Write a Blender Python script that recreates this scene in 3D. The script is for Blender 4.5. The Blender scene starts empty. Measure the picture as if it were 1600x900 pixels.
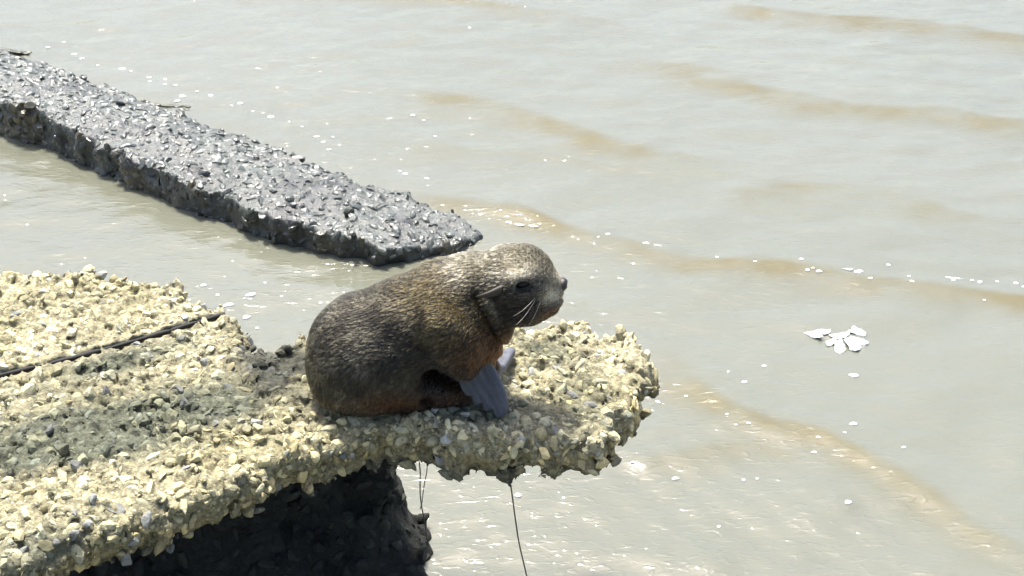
import bpy, math, random
import numpy as np
from mathutils import Vector, Matrix

R = math.radians
random.seed(7)
rng = np.random.default_rng(7)

# ------------------------------------------------------------------ camera, light, exposure
CAM_H, PITCH, LENS = 1.65, 30.0, 50.0
SUN_ELEV, SUN_AZ = 70.0, -20.0          # azimuth from +Y (away from camera), negative = left
SUN_POWER, SKY_POWER, EXPOSURE = 4.1, 0.125, 1.36

scene = bpy.context.scene
scene.render.engine = 'CYCLES'
scene.cycles.use_denoising = True
scene.cycles.max_bounces = 6
scene.view_settings.view_transform = 'Standard'
scene.view_settings.look = 'None'
scene.view_settings.gamma = 1.0
scene.view_settings.exposure = EXPOSURE
cam_data = bpy.data.cameras.new('camera')
cam_data.lens = LENS
cam_data.sensor_width = 36
cam_data.clip_start = 0.05
cam_data.clip_end = 5000
cam = bpy.data.objects.new('camera', cam_data)
scene.collection.objects.link(cam)
cam.location = (0, 0, CAM_H)
cam.rotation_euler = (R(90 - PITCH), 0, 0)
scene.camera = cam

world = bpy.data.worlds.new('World')
scene.world = world
world.use_nodes = True
wn = world.node_tree.nodes
wl = world.node_tree.links
bg = wn['Background']
sky = wn.new('ShaderNodeTexSky')
sky.sky_type = 'NISHITA'
sky.sun_disc = False
sky.sun_elevation = R(SUN_ELEV)
sky.sun_rotation = R(SUN_AZ)
sky.air_density = 1.0
sky.dust_density = 4.5
sky.ozone_density = 1.0
wl.new(sky.outputs['Color'], bg.inputs['Color'])
bg.inputs['Strength'].default_value = SKY_POWER

sun_data = bpy.data.lights.new('sun', 'SUN')
sun_data.energy = SUN_POWER
sun_data.angle = R(6.0)               # hazy bright sun
sun_data.color = (1.0, 0.955, 0.88)
sun = bpy.data.objects.new('sun', sun_data)
scene.collection.objects.link(sun)
sd = Vector((math.sin(R(SUN_AZ)) * math.cos(R(SUN_ELEV)), math.cos(R(SUN_AZ)) * math.cos(R(SUN_ELEV)), math.sin(R(SUN_ELEV))))
sun.rotation_euler = sd.to_track_quat('Z', 'Y').to_euler()
sun.location = (-2, 6, 8)

# ------------------------------------------------------------------ pixel helpers (1600 x 900 photo)
F = 1600 * LENS / 36.0
CP, SP = math.cos(R(PITCH)), math.sin(R(PITCH))
CAMV = np.array([0, 0, CAM_H])
ZW = -0.60                               # water level, slab top is z = 0


def ray(px, py):
    u, v = (px - 800) / F, (450 - py) / F
    return np.array([u, CP + v * SP, -SP + v * CP])


def PZ(px, py, z=0.0):
    d = ray(px, py)
    return CAMV + d * ((z - CAM_H) / d[2])


def PY(px, py, y):
    d = ray(px, py)
    return CAMV + d * (y / d[1])


def project(p):
    p = np.atleast_2d(p)
    x, y, z = p[:, 0], p[:, 1], p[:, 2] - CAM_H
    dep = y * CP - z * SP
    return 800 + F * x / dep, 450 - F * (y * SP + z * CP) / dep, dep


# ------------------------------------------------------------------ numpy noise, sdf, surface nets
def _hash(ix, iy, iz, seed):
    h = (ix.astype(np.int64) * 374761393 + iy.astype(np.int64) * 668265263 + iz.astype(np.int64) * 2147483647 + seed * 144665) & 0xFFFFFFFF
    h = ((h ^ (h >> 13)) * 1274126177) & 0xFFFFFFFF
    h = ((h ^ (h >> 16)) * 2246822519) & 0xFFFFFFFF
    return ((h ^ (h >> 15)) & 0xFFFFFF) / float(0xFFFFFF)


def vnoise(p, scale, seed=0):
    q = np.asarray(p) * scale
    i = np.floor(q).astype(np.int64)
    f = q - i
    f = f * f * (3 - 2 * f)
    r = np.zeros(len(q))
    for dx in (0, 1):
        wx = f[:, 0] if dx else 1 - f[:, 0]
        for dy in (0, 1):
            wy = f[:, 1] if dy else 1 - f[:, 1]
            for dz in (0, 1):
                wz = f[:, 2] if dz else 1 - f[:, 2]
                r += wx * wy * wz * _hash(i[:, 0] + dx, i[:, 1] + dy, i[:, 2] + dz, seed)
    return r * 2 - 1


def fbm(p, scale, octv=3, seed=0, gain=0.5):
    a, s, r = 1.0, scale, 0
    for o in range(octv):
        r = r + a * vnoise(p, s, seed + o * 17)
        a *= gain
        s *= 2.03
    return r


def smin(a, b, k):
    h = np.clip(0.5 + 0.5 * (b - a) / k, 0, 1)
    return b * (1 - h) + a * h - k * h * (1 - h)


def smax(a, b, k):
    return -smin(-a, -b, k)


def sst(a, b, x):
    t = np.clip((x - a) / (b - a), 0, 1)
    return t * t * (3 - 2 * t)


def poly_sdf(x, y, poly):
    poly = np.asarray(poly)[:, :2]
    d = np.full(x.shape, 1e9)
    s = np.ones(x.shape)
    n = len(poly)
    for i in range(n):
        a, b = poly[i], poly[i - 1]
        e = b - a
        wx, wy = x - a[0], y - a[1]
        t = np.clip((wx * e[0] + wy * e[1]) / (e @ e), 0, 1)
        bx, by = wx - e[0] * t, wy - e[1] * t
        d = np.minimum(d, bx * bx + by * by)
        c1, c2, c3 = y >= a[1], y < b[1], e[0] * wy > e[1] * wx
        flip = (c1 & c2 & c3) | (~c1 & ~c2 & ~c3)
        s = np.where(flip, -s, s)
    return s * np.sqrt(d)


def grid_pts(lo, hi, res):
    n = [int(math.ceil((hi[i] - lo[i]) / res)) + 1 for i in range(3)]
    ax = [lo[i] + res * np.arange(n[i]) for i in range(3)]
    return ax, n


def surface_nets(D, lo, res):
    """D: scalar grid, negative inside. returns verts, quads"""
    s = D < 0
    nx, ny, nz = D.shape
    corners = [(i, j, k) for i in (0, 1) for j in (0, 1) for k in (0, 1)]
    cnt = np.zeros((nx - 1, ny - 1, nz - 1), np.int8)
    for c in corners:
        cnt += s[c[0]:nx - 1 + c[0], c[1]:ny - 1 + c[1], c[2]:nz - 1 + c[2]]
    act = (cnt > 0) & (cnt < 8)
    idx = np.full(act.shape, -1, np.int64)
    I, J, K = np.nonzero(act)
    idx[I, J, K] = np.arange(len(I))
    acc = np.zeros((len(I), 3))
    num = np.zeros(len(I))
    for a in range(8):
        for b in range(a + 1, 8):
            ca, cb = np.array(corners[a]), np.array(corners[b])
            if abs(ca - cb).sum() != 1:
                continue
            da = D[I + ca[0], J + ca[1], K + ca[2]]
            db = D[I + cb[0], J + cb[1], K + cb[2]]
            m = (da < 0) != (db < 0)
            t = np.where(m, da / np.where(m, da - db, 1), 0)
            p = ca[None] + (cb - ca)[None] * t[:, None]
            acc += p * m[:, None]
            num += m
    V = (acc / num[:, None] + np.stack([I, J, K], 1)) * res + np.asarray(lo)
    quads = []
    for ax in range(3):
        sl0 = [slice(None)] * 3
        sl1 = [slice(None)] * 3
        sl0[ax] = slice(0, -1)
        sl1[ax] = slice(1, None)
        a, b = s[tuple(sl0)], s[tuple(sl1)]
        e = np.nonzero(a != b)
        ins = a[e]
        o1, o2 = [(1, 2), (2, 0), (0, 1)][ax]
        e = np.stack(e, 1)
        ok = (e[:, o1] > 0) & (e[:, o2] > 0)
        for o in (o1, o2):
            ok &= e[:, o] < act.shape[o]
        e, ins = e[ok], ins[ok]
        c = [e.copy() for _ in range(4)]
        c[0][:, o1] -= 1; c[0][:, o2] -= 1
        c[1][:, o2] -= 1
        c[3][:, o1] -= 1
        q = np.stack([idx[k[:, 0], k[:, 1], k[:, 2]] for k in c], 1)
        q[~ins] = q[~ins][:, ::-1]
        quads.append(q)
    Q = np.concatenate(quads)
    Q = Q[(Q >= 0).all(1)]
    return V, Q


def mesh_np(name, V, Fc, smooth=True, attrs=None):
    """fast mesh from arrays; Fc is (n,3) or (n,4); attrs: name -> (n,4) colours"""
    me = bpy.data.meshes.new(name)
    n, k = Fc.shape
    me.vertices.add(len(V))
    me.vertices.foreach_set('co', np.asarray(V, np.float32).ravel())
    me.loops.add(n * k)
    me.loops.foreach_set('vertex_index', np.asarray(Fc, np.int32).ravel())
    me.polygons.add(n)
    me.polygons.foreach_set('loop_start', np.arange(n, dtype=np.int32) * k)
    me.polygons.foreach_set('use_smooth', np.full(n, smooth, bool))
    if attrs:
        for an, av in attrs.items():
            at = me.attributes.new(an, 'FLOAT_COLOR', 'POINT')
            at.data.foreach_set('color', np.asarray(av, np.float32).ravel())
    me.update()
    me.validate()
    return me


def vnormals(V, Q):
    a, b, c = V[Q[:, 0]], V[Q[:, 1]], V[Q[:, 2]]
    n = np.cross(b - a, c - a)
    if Q.shape[1] == 4:
        n = n + np.cross(c - a, V[Q[:, 3]] - a)
    N = np.zeros_like(V)
    for k in range(Q.shape[1]):
        for d in range(3):
            N[:, d] += np.bincount(Q[:, k], n[:, d], len(V))
    return N / (np.linalg.norm(N, axis=1, keepdims=True) + 1e-12)


def link(name, data, mat=None, parent=None):
    o = bpy.data.objects.new(name, data)
    scene.collection.objects.link(o)
    if mat is not None:
        data.materials.append(mat)
    if parent is not None:
        o.parent = parent
    return o


def tag(o, label=None, cat=None, group=None, kind=None):
    if label: o['label'] = label
    if cat: o['category'] = cat
    if group: o['group'] = group
    if kind: o['kind'] = kind
    return o


def col4(c):
    return np.concatenate([c, np.ones((len(c), 1))], 1)


# ------------------------------------------------------------------ materials
def new_mat(name):
    m = bpy.data.materials.new(name)
    m.use_nodes = True
    nt = m.node_tree
    return m, nt, nt.nodes['Principled BSDF']


def node(nt, kind, **kw):
    n = nt.nodes.new(kind)
    for k, v in kw.items():
        if k in n.inputs:
            n.inputs[k].default_value = v
        else:
            setattr(n, k, v)
    return n


def rock_mat(name, source, rough=0.85, bump=0.6, wet=0.0, contrast=0.5):
    m, nt, b = new_mat(name)
    L = nt.links.new
    if source == 'object':
        src = node(nt, 'ShaderNodeObjectInfo').outputs['Color']
    else:
        src = node(nt, 'ShaderNodeAttribute', attribute_name='Col').outputs['Color']
    geo = node(nt, 'ShaderNodeNewGeometry')
    n1 = node(nt, 'ShaderNodeTexNoise', Scale=95.0, Detail=5.0, Roughness=0.65)
    n2 = node(nt, 'ShaderNodeTexNoise', Scale=330.0, Detail=3.0, Roughness=0.6)
    L(geo.outputs['Position'], n1.inputs['Vector'])
    L(geo.outputs['Position'], n2.inputs['Vector'])
    ramp = node(nt, 'ShaderNodeMapRange')
    ramp.inputs['From Min'].default_value = 0.3
    ramp.inputs['From Max'].default_value = 0.7
    ramp.inputs['To Min'].default_value = 1 - contrast
    ramp.inputs['To Max'].default_value = 1 + contrast * 0.7
    L(n1.outputs['Fac'], ramp.inputs['Value'])
    mul = node(nt, 'ShaderNodeVectorMath', operation='SCALE')
    L(src, mul.inputs[0])
    L(ramp.outputs['Result'], mul.inputs['Scale'])
    L(mul.outputs['Vector'], b.inputs['Base Color'])
    add = node(nt, 'ShaderNodeMath', operation='ADD')
    L(n1.outputs['Fac'], add.inputs[0])
    half = node(nt, 'ShaderNodeMath', operation='MULTIPLY')
    half.inputs[1].default_value = 0.45
    L(n2.outputs['Fac'], half.inputs[0])
    L(half.outputs[0], add.inputs[1])
    bp = node(nt, 'ShaderNodeBump', Strength=bump, Distance=0.006)
    L(add.outputs[0], bp.inputs['Height'])
    L(bp.outputs['Normal'], b.inputs['Normal'])
    b.inputs['Roughness'].default_value = rough
    if wet:
        b.inputs['Coat Weight'].default_value = wet
        b.inputs['Coat Roughness'].default_value = 0.20
        L(bp.outputs['Normal'], b.inputs['Coat Normal'])
    return m


def plain_mat(name, color, rough=0.5, noise=0.0, scale=60.0, bump=0.0, **kw):
    m, nt, b = new_mat(name)
    b.inputs['Base Color'].default_value = (*color, 1)
    b.inputs['Roughness'].default_value = rough
    L = nt.links.new
    if noise or bump:
        geo = node(nt, 'ShaderNodeTexCoord')
        n1 = node(nt, 'ShaderNodeTexNoise', Scale=scale, Detail=4.0)
        L(geo.outputs['Object'], n1.inputs['Vector'])
        if noise:
            mr = node(nt, 'ShaderNodeMapRange')
            mr.inputs['To Min'].default_value = 1 - noise
            mr.inputs['To Max'].default_value = 1 + noise
            L(n1.outputs['Fac'], mr.inputs['Value'])
            mul = node(nt, 'ShaderNodeVectorMath', operation='SCALE')
            mul.inputs[0].default_value = color
            L(mr.outputs['Result'], mul.inputs['Scale'])
            L(mul.outputs['Vector'], b.inputs['Base Color'])
        if bump:
            bp = node(nt, 'ShaderNodeBump', Strength=bump, Distance=0.003)
            L(n1.outputs['Fac'], bp.inputs['Height'])
            L(bp.outputs['Normal'], b.inputs['Normal'])
    for k, v in kw.items():
        b.inputs[k].default_value = v
    return m


M_CONC = rock_mat('weathered_concrete', 'attr', 0.9, 1.0, contrast=0.75)
M_STONE_O = rock_mat('aggregate_piece', 'object', 0.8, 0.45, contrast=0.35)
M_STONE_A = rock_mat('aggregate_mass', 'attr', 0.8, 0.45, contrast=0.35)
M_WETC = rock_mat('wet_concrete', 'attr', 0.55, 0.7, wet=0.8)
M_WETS_O = rock_mat('wet_aggregate_piece', 'object', 0.5, 0.4, wet=0.9)
M_WETS_A = rock_mat('wet_aggregate_mass', 'attr', 0.5, 0.4, wet=0.9)


def water_mat():
    m, nt, b = new_mat('muddy_water')
    L = nt.links.new
    geo = node(nt, 'ShaderNodeNewGeometry')
    mp = node(nt, 'ShaderNodeMapping')
    mp.inputs['Rotation'].default_value = (0, 0, R(-14))
    mp.inputs['Scale'].default_value = (1.0, 2.2, 1.0)
    L(geo.outputs['Position'], mp.inputs['Vector'])
    n1 = node(nt, 'ShaderNodeTexNoise', Scale=16.0, Detail=3.0, Roughness=0.55, Distortion=0.6)
    n2 = node(nt, 'ShaderNodeTexNoise', Scale=26.0, Detail=2.0, Roughness=0.5, Distortion=0.4)
    for n in (n1, n2):
        L(mp.outputs['Vector'], n.inputs['Vector'])
    b1 = node(nt, 'ShaderNodeBump', Strength=0.4, Distance=0.0045)
    b2 = node(nt, 'ShaderNodeBump', Strength=0.6, Distance=0.0013)
    L(n1.outputs['Fac'], b1.inputs['Height'])
    dash = node(nt, 'ShaderNodeMapRange', interpolation_type='SMOOTHSTEP')
    dash.inputs['From Min'].default_value = 0.50
    dash.inputs['From Max'].default_value = 0.72
    L(n2.outputs['Fac'], dash.inputs['Value'])
    L(dash.outputs['Result'], b2.inputs['Height'])
    L(b1.outputs['Normal'], b2.inputs['Normal'])
    L(b2.outputs['Normal'], b.inputs['Normal'])
    # drifting silt: large soft patches of mud colour
    n3 = node(nt, 'ShaderNodeTexNoise', Scale=0.9, Detail=3.0)
    L(geo.outputs['Position'], n3.inputs['Vector'])
    mx = node(nt, 'ShaderNodeMix', data_type='RGBA')
    mx.inputs[6].default_value = (0.116, 0.120, 0.088, 1)
    mx.inputs[7].default_value = (0.148, 0.152, 0.120, 1)
    L(n3.outputs['Fac'], mx.inputs[0])
    sky_loss = node(nt, 'ShaderNodeAttribute', attribute_name='sky_loss')     # brown painted on wave fronts for their lost sky reflection
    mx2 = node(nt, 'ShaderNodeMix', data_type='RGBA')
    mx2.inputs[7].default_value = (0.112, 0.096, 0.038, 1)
    L(sky_loss.outputs['Fac'], mx2.inputs[0])
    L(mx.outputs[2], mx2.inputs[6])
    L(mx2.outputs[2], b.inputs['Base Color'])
    b.inputs['Roughness'].default_value = 0.11
    b.inputs['IOR'].default_value = 1.72
    b.inputs['Subsurface Weight'].default_value = 1.0
    b.inputs['Subsurface Radius'].default_value = (0.9, 0.85, 0.7)
    b.inputs['Subsurface Scale'].default_value = 0.05
    return m


M_WATER = water_mat()

# ------------------------------------------------------------------ water
CRESTS = [  # pixel polyline, amplitude (m), front width, back width
    ([(600, 292), (690, 312), (770, 332), (860, 350), (960, 372), (1090, 395), (1250, 418), (1420, 442), (1600, 474), (1800, 505)], 0.021, 0.075, 0.20),
    ([(960, 80), (1080, 108), (1200, 134), (1320, 155), (1450, 172), (1620, 200), (1800, 225)], 0.022, 0.12, 0.25),
    ([(620, 140), (720, 155), (810, 172), (900, 192), (980, 222), (1060, 240)], 0.018, 0.10, 0.20),
    ([(1080, 5), (1250, 22), (1420, 38), (1600, 58), (1800, 80)], 0.022, 0.12, 0.25),
    ([(1010, 540), (1060, 580), (1130, 625), (1200, 652), (1290, 672), (1360, 710), (1440, 760), (1530, 815), (1640, 870), (1760, 930)], 0.015, 0.065, 0.13),
    ([(960, 730), (1040, 712), (1120, 694), (1190, 690), (1260, 715)], 0.009, 0.06, 0.09),
    ([(1100, 300), (1250, 290), (1380, 300), (1500, 330)], 0.010, 0.10, 0.14),
    ([(240, -40), (420, -20), (640, -5), (800, 10), (960, 38)], 0.012, 0.10, 0.2),
    ([(560, 215), (700, 225), (860, 235), (1000, 262)], 0.006, 0.12, 0.16),
]


def water_height(x, y, want_sky_loss=False):
    P3 = np.stack([x, y, np.zeros_like(x)], 1)
    h = np.zeros(len(x))
    sky_loss = np.zeros(len(x))
    wob = 0.045 * fbm(P3, 2.2, 2, 3) + 0.008 * vnoise(P3, 9, 5)
    for pts, amp, fw, bw in CRESTS:
        W = np.array([PZ(a, b, ZW)[:2] for a, b in pts])
        seg = np.linalg.norm(np.diff(W, axis=0), axis=1)
        cum = np.concatenate([[0], np.cumsum(seg)])
        best = np.full(len(x), 1e9)
        sd_ = np.zeros(len(x))
        tt = np.zeros(len(x))
        for i in range(len(W) - 1):
            e = W[i + 1] - W[i]
            wx, wy = x - W[i, 0], y - W[i, 1]
            t = np.clip((wx * e[0] + wy * e[1]) / (e @ e), 0, 1)
            d2 = (wx - e[0] * t) ** 2 + (wy - e[1] * t) ** 2
            side = np.sign(e[0] * wy - e[1] * wx)        # + = behind the crest
            m = d2 < best
            best = np.where(m, d2, best)
            sd_ = np.where(m, side * np.sqrt(d2), sd_)
            tt = np.where(m, (cum[i] + t * seg[i]) / cum[-1], tt)
        s = sd_ + wob
        prof = np.where(s < 0, np.exp(-(s / fw) ** 2), np.exp(-(s / bw) ** 2))
        taper = sst(0, 0.16, tt) * (1 - sst(0.88, 1.0, tt) * 0.6)
        mod = 0.8 + 0.3 * vnoise(P3, 3.0, 11)
        h += 0.62 * amp * prof * taper * mod
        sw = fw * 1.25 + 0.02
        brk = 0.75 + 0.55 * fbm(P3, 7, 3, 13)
        sky_loss = np.maximum(sky_loss, np.clip(amp / 0.019, 0, 1) * taper * brk * sst(0.03, -0.02, s) * np.exp(-np.minimum(s, 0) ** 2 / sw ** 2))  # weaker sky reflection put into the colour of the crest fronts
    r2 = np.random.default_rng(21)
    for i in range(46):
        lam = 0.05 * (9.0 ** r2.random())
        ang = r2.normal(R(-76), R(26))
        k = 2 * math.pi / lam
        ph = r2.random() * 6.28
        a = 0.0022 * lam ** 1.05
        h += a * np.sin(k * (math.cos(ang) * x + math.sin(ang) * y) + ph)
    h += 0.0022 * fbm(P3, 5, 3, 31)
    # criss-cross ripples in the lee of the slab
    lee = np.exp(-(((x - 0.45) / 0.8) ** 2 + ((y - 2.8) / 0.55) ** 2))
    q = 2 * math.pi / 0.105
    h += lee * 0.0009 * (np.sin(q * (0.80 * x + 0.60 * y) + 2 * vnoise(P3, 3, 41)) + np.sin(q * (-0.62 * x + 0.78 * y) + 2 * vnoise(P3, 3, 43)))
    return (h, np.clip(sky_loss, 0, 1)) if want_sky_loss else h


def make_water():
    def axis(a, b, step, far):
        core = np.arange(a, b + step * 0.5, step)
        g, out, s = [], 0.0, step
        while out < far:
            s *= 1.35
            out += s
            g.append(out)
        g = np.array(g)
        return np.concatenate([(a - g)[::-1], core, core[-1] + g])
    X = axis(-3.2, 3.2, 0.0125, 2500)
    Y = axis(1.6, 7.6, 0.0125, 2500)
    gx, gy = np.meshgrid(X, Y, indexing='ij')
    x, y = gx.ravel(), gy.ravel()
    near = sst(20, 8, np.hypot(x, y - 4))
    h = np.zeros(len(x))
    m = near > 0
    sky_loss = np.zeros(len(x))
    h[m], sky_loss[m] = water_height(x[m], y[m], True)
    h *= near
    sky_loss *= near
    V = np.stack([x, y, ZW + h], 1)
    nx, ny = len(X), len(Y)
    I, J = np.meshgrid(np.arange(nx - 1), np.arange(ny - 1), indexing='ij')
    i0 = (I * ny + J).ravel()
    Q = np.stack([i0, i0 + ny, i0 + ny + 1, i0 + 1], 1)
    o = link('water', mesh_np('water', V, Q, True, {'sky_loss': np.repeat(sky_loss[:, None], 4, 1)}), M_WATER)
    tag(o, 'shallow muddy grey brown sea with small waves and ripples', 'water', kind='structure')
    return o


make_water()


def water_z(x, y):
    return ZW + float(water_height(np.array([x]), np.array([y]))[0])


# ------------------------------------------------------------------ stones
def ico(sub=2):
    import bmesh
    bm = bmesh.new()
    bmesh.ops.create_icosphere(bm, subdivisions=sub, radius=1.0)
    bm.verts.ensure_lookup_table()
    V = np.array([v.co[:] for v in bm.verts])
    T = np.array([[v.index for v in f.verts] for f in bm.faces])
    bm.free()
    return V, T


ICO_V, ICO_T = ico()
LO_V, LO_T = ico(1)
STONES, STONES_LO = [], []
for s in range(36):
    g = np.random.default_rng(100 + s % 18)
    V = (ICO_V if s < 18 else LO_V).copy()
    for _ in range(g.integers(5, 9)):
        n = g.normal(size=3)
        n /= np.linalg.norm(n)
        c = g.uniform(0.32, 0.72)
        over = np.maximum(0, V @ n - c)
        V -= over[:, None] * n
    V *= 1 + 0.10 * fbm(V + s * 7.3, 1.6, 2, s)[:, None]
    V *= g.uniform([1.0, 0.75, 0.5], [1.5, 1.2, 0.85])
    (STONES if s < 18 else STONES_LO).append(V)
STONE_MESH = {}


def stone_mesh(k, mat):
    key = (k, mat.name)
    if key not in STONE_MESH:
        me = mesh_np('stone', STONES[k], ICO_T, smooth=False)
        me.materials.append(mat)
        STONE_MESH[key] = me
    return STONE_MESH[key]


def scatter(V, Q, n_try, rmin, rmax, accept, seed, spacing=1.0, power=2.2):
    """dart throwing on a quad mesh, biggest stones first"""
    g = np.random.default_rng(seed)
    a, b, c, d = (V[Q[:, i]] for i in range(4))
    nrm = np.cross(c - a, d - b)
    area = np.linalg.norm(nrm, axis=1)
    N = vnormals(V, Q)
    fi = g.choice(len(Q), n_try, p=area / area.sum())
    u, v = g.random(n_try)[:, None], g.random(n_try)[:, None]
    pos = (a[fi] * (1 - u) + b[fi] * u) * (1 - v) + (d[fi] * (1 - u) + c[fi] * u) * v
    nn = N[Q[fi, 0]]
    size = rmin + (rmax - rmin) * g.random(n_try) ** power
    ok = accept(pos, nn)
    pos, nn, size = pos[ok], nn[ok], size[ok]
    order = np.argsort(-size)
    cell = rmax * 2 * spacing
    H = {}
    out = []
    for i in order:
        p = pos[i]
        key = tuple(np.floor(p / cell).astype(int))
        r = size[i] * spacing
        bad = False
        for dx in (-1, 0, 1):
            for dy in (-1, 0, 1):
                for dz in (-1, 0, 1):
                    for (q, qr) in H.get((key[0] + dx, key[1] + dy, key[2] + dz), ()):
                        e0, e1, e2 = p[0] - q[0], p[1] - q[1], p[2] - q[2]
                        if e0 * e0 + e1 * e1 + e2 * e2 < (r + qr) ** 2:
                            bad = True
                            break
                    if bad: break
                if bad: break
            if bad: break
        if bad:
            continue
        H.setdefault(key, []).append((p, r))
        out.append(i)
    out = np.array(out)
    return pos[out], nn[out], size[out]


def place_stones(parent, pos, nn, size, colors, mat_o, mat_a, name, sink=0.25, seed=0, limit=300):
    g = np.random.default_rng(seed)
    px, py, dep = project(pos)
    view = CAMV - pos
    view /= np.linalg.norm(view, axis=1, keepdims=True)
    facing = (view * nn).sum(1)
    vis = (px > 0) & (px < 1600) & (py > 0) & (py < 900) & (facing > 0.1) & (pos[:, 2] > ZW)
    score = np.where(vis, size / dep, -1)
    rank = np.argsort(-score)
    single = set(rank[:limit][score[rank[:limit]] > 0].tolist())
    VV, TT, CC, off = [], [], [], 0
    for i in range(len(pos)):
        k = int(g.integers(len(STONES)))
        z = Vector(nn[i])
        if z.length < 1e-6: z = Vector((0, 0, 1))
        rot = z.to_track_quat('Z', 'Y').to_matrix() @ Matrix.Rotation(g.random() * 6.283, 3, 'Z') @ Matrix.Rotation(g.normal(0, 0.35), 3, 'X')
        p = pos[i] - nn[i] * size[i] * sink
        if i in single:
            o = bpy.data.objects.new(name, stone_mesh(k, mat_o))
            scene.collection.objects.link(o)
            o.matrix_world = Matrix.Translation(Vector(p)) @ rot.to_4x4() @ Matrix.Scale(size[i], 4)
            o.parent = parent
            o.color = (*colors[i], 1)
        else:
            lo_ = size[i] < 0.0075
            V = (STONES_LO if lo_ else STONES)[k] @ np.array(rot).T * size[i] + p
            VV.append(V)
            TT.append((LO_T if lo_ else ICO_T) + off)
            CC.append(np.repeat(colors[i][None], len(V), 0))
            off += len(V)
    me = mesh_np(name + '_mass', np.concatenate(VV), np.concatenate(TT), False, {'Col': col4(np.concatenate(CC))})
    o = link('aggregate', me, mat_a, parent)
    tag(o, kind='stuff')


# ------------------------------------------------------------------ slab the seal lies on
SLAB_PX = [(-900, 470, 0), (-300, 445, 0), (0, 434, 0), (70, 433, 0), (150, 431, 0), (230, 437, 0), (288, 449, 0), (303, 466, 0), (335, 482, 0), (364, 494, 0),
           (374, 520, 0), (396, 546, 0), (430, 553, 0), (470, 535, 0), (520, 512, 0), (640, 500, 0), (760, 505, 0), (815, 513, 0), (860, 504, 0), (902, 502, 0),
           (940, 518, 0), (985, 540, 0), (1008, 556, 0), (1010, 590, -.02), (990, 628, -.03), (984, 662, -.05), (962, 696, -.06), (935, 722, -.07), (895, 716, -.07),
           (850, 730, -.07), (800, 722, -.07), (730, 724, -.07), (655, 708, -.07), (600, 716, -.08), (545, 738, -.085), (490, 754, -.085), (430, 780, -.085), (350, 814, -.085),
           (270, 846, -.085), (190, 876, -.085), (90, 917, -.085), (-100, 987, -.085), (-420, 1092, -.085), (-900, 1180, 0)]
SLAB = np.array([PZ(*p)[:2] for p in SLAB_PX])
CRACK = np.array([PZ(px, py, 0.0)[:2] for px, py in ((-500, 716), (-200, 640), (0, 583), (120, 552), (215, 524), (300, 501), (352, 489), (400, 478))])


def crack_side(x, y):
    best = np.full(len(x), 1e9)
    s = np.zeros(len(x))
    for i in range(len(CRACK) - 1):
        e = CRACK[i + 1] - CRACK[i]
        wx, wy = x - CRACK[i, 0], y - CRACK[i, 1]
        t = np.clip((wx * e[0] + wy * e[1]) / (e @ e), 0, 1)
        d = np.hypot(wx - e[0] * t, wy - e[1] * t)
        m = d < best
        best = np.where(m, d, best)
        s = np.where(m, np.sign(e[0] * wy - e[1] * wx) * d, s)
    return s                              # + on the far side


def slab_top(x, y):
    P3 = np.stack([x, y, np.zeros_like(x)], 1)
    c = crack_side(x, y)
    t = 0.010 * fbm(P3, 3.5, 2, 51)
    t += 0.008 * sst(-0.004, 0.004, c) * sst(0.05, -0.25, x)
    cx, cy = PZ(270, 650)[:2]
    t -= 0.014 * np.exp(-(((x - cx) / 0.35) ** 2 + ((y - cy) / 0.13) ** 2))
    sx, sy = PZ(610, 600)[:2]
    t *= 1 - 0.8 * np.exp(-(((x - sx) / 0.25) ** 2 + ((y - sy) / 0.2) ** 2))
    # front shoulder rolls down on the left
    return t


def main_piece(V, Q):
    """drop loose crumbs: keep the largest connected surface"""
    par = list(range(len(V)))

    def find(a):
        while par[a] != a:
            par[a] = par[par[a]]
            a = par[a]
        return a
    for q in Q.tolist():
        r = find(q[0])
        for k in q[1:]:
            r2 = find(k)
            if r2 != r:
                par[r2] = r
    lab = np.array([find(i) for i in range(len(V))])
    big = np.bincount(lab).argmax()
    keep = lab == big
    new = np.cumsum(keep) - 1
    return V[keep], new[Q[keep[Q[:, 0]]]]


def make_sdf(lo, hi, res, f):
    ax, n = grid_pts(lo, hi, res)
    G = np.stack(np.meshgrid(*ax, indexing='ij'), -1).reshape(-1, 3)
    D = f(G).reshape(n)
    return main_piece(*surface_nets(D, lo, res))


def slab_sdf(G):
    # 2-D fields are computed once per column
    x, y, z = G[:, 0], G[:, 1], G[:, 2]
    zs = np.unique(z)
    nz = len(zs)
    X, Y = x[::nz], y[::nz]
    P2 = np.stack([X, Y, np.zeros_like(X)], 1)
    edge = poly_sdf(X, Y, SLAB) + (0.012 + 0.014 * sst(0.0, 0.25, X)) * fbm(P2, 20, 3, 61)
    top = slab_top(X, Y)
    c = np.abs(crack_side(X, Y) + 0.002 * vnoise(P2, 30, 65))
    left = sst(0.0, -0.9, X)
    e3, t3, c3, l3 = (np.repeat(a, nz) for a in (edge, top, c, left))
    k = 0.016 + 0.02 * l3
    d = smax(e3, z - t3, k)
    d = smax(d, (-0.098 + 0.008 * l3) - z, 0.02)
    d = np.maximum(d, -np.maximum(c3 - 0.0062, -0.07 - (z - t3)))
    m = np.abs(d) < 0.045
    Pm = G[m]
    rough = 0.013 * fbm(Pm, 48, 3, 71, 0.7) + 0.014 * (np.abs(vnoise(Pm, 62, 73)) - 0.3) + 0.012 * sst(-0.06, 0.0, e3[m]) * vnoise(Pm, 19, 77)
    d[m] += rough * (0.35 + 0.65 * sst(0.008, 0.03, c3[m]))
    return d


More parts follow.
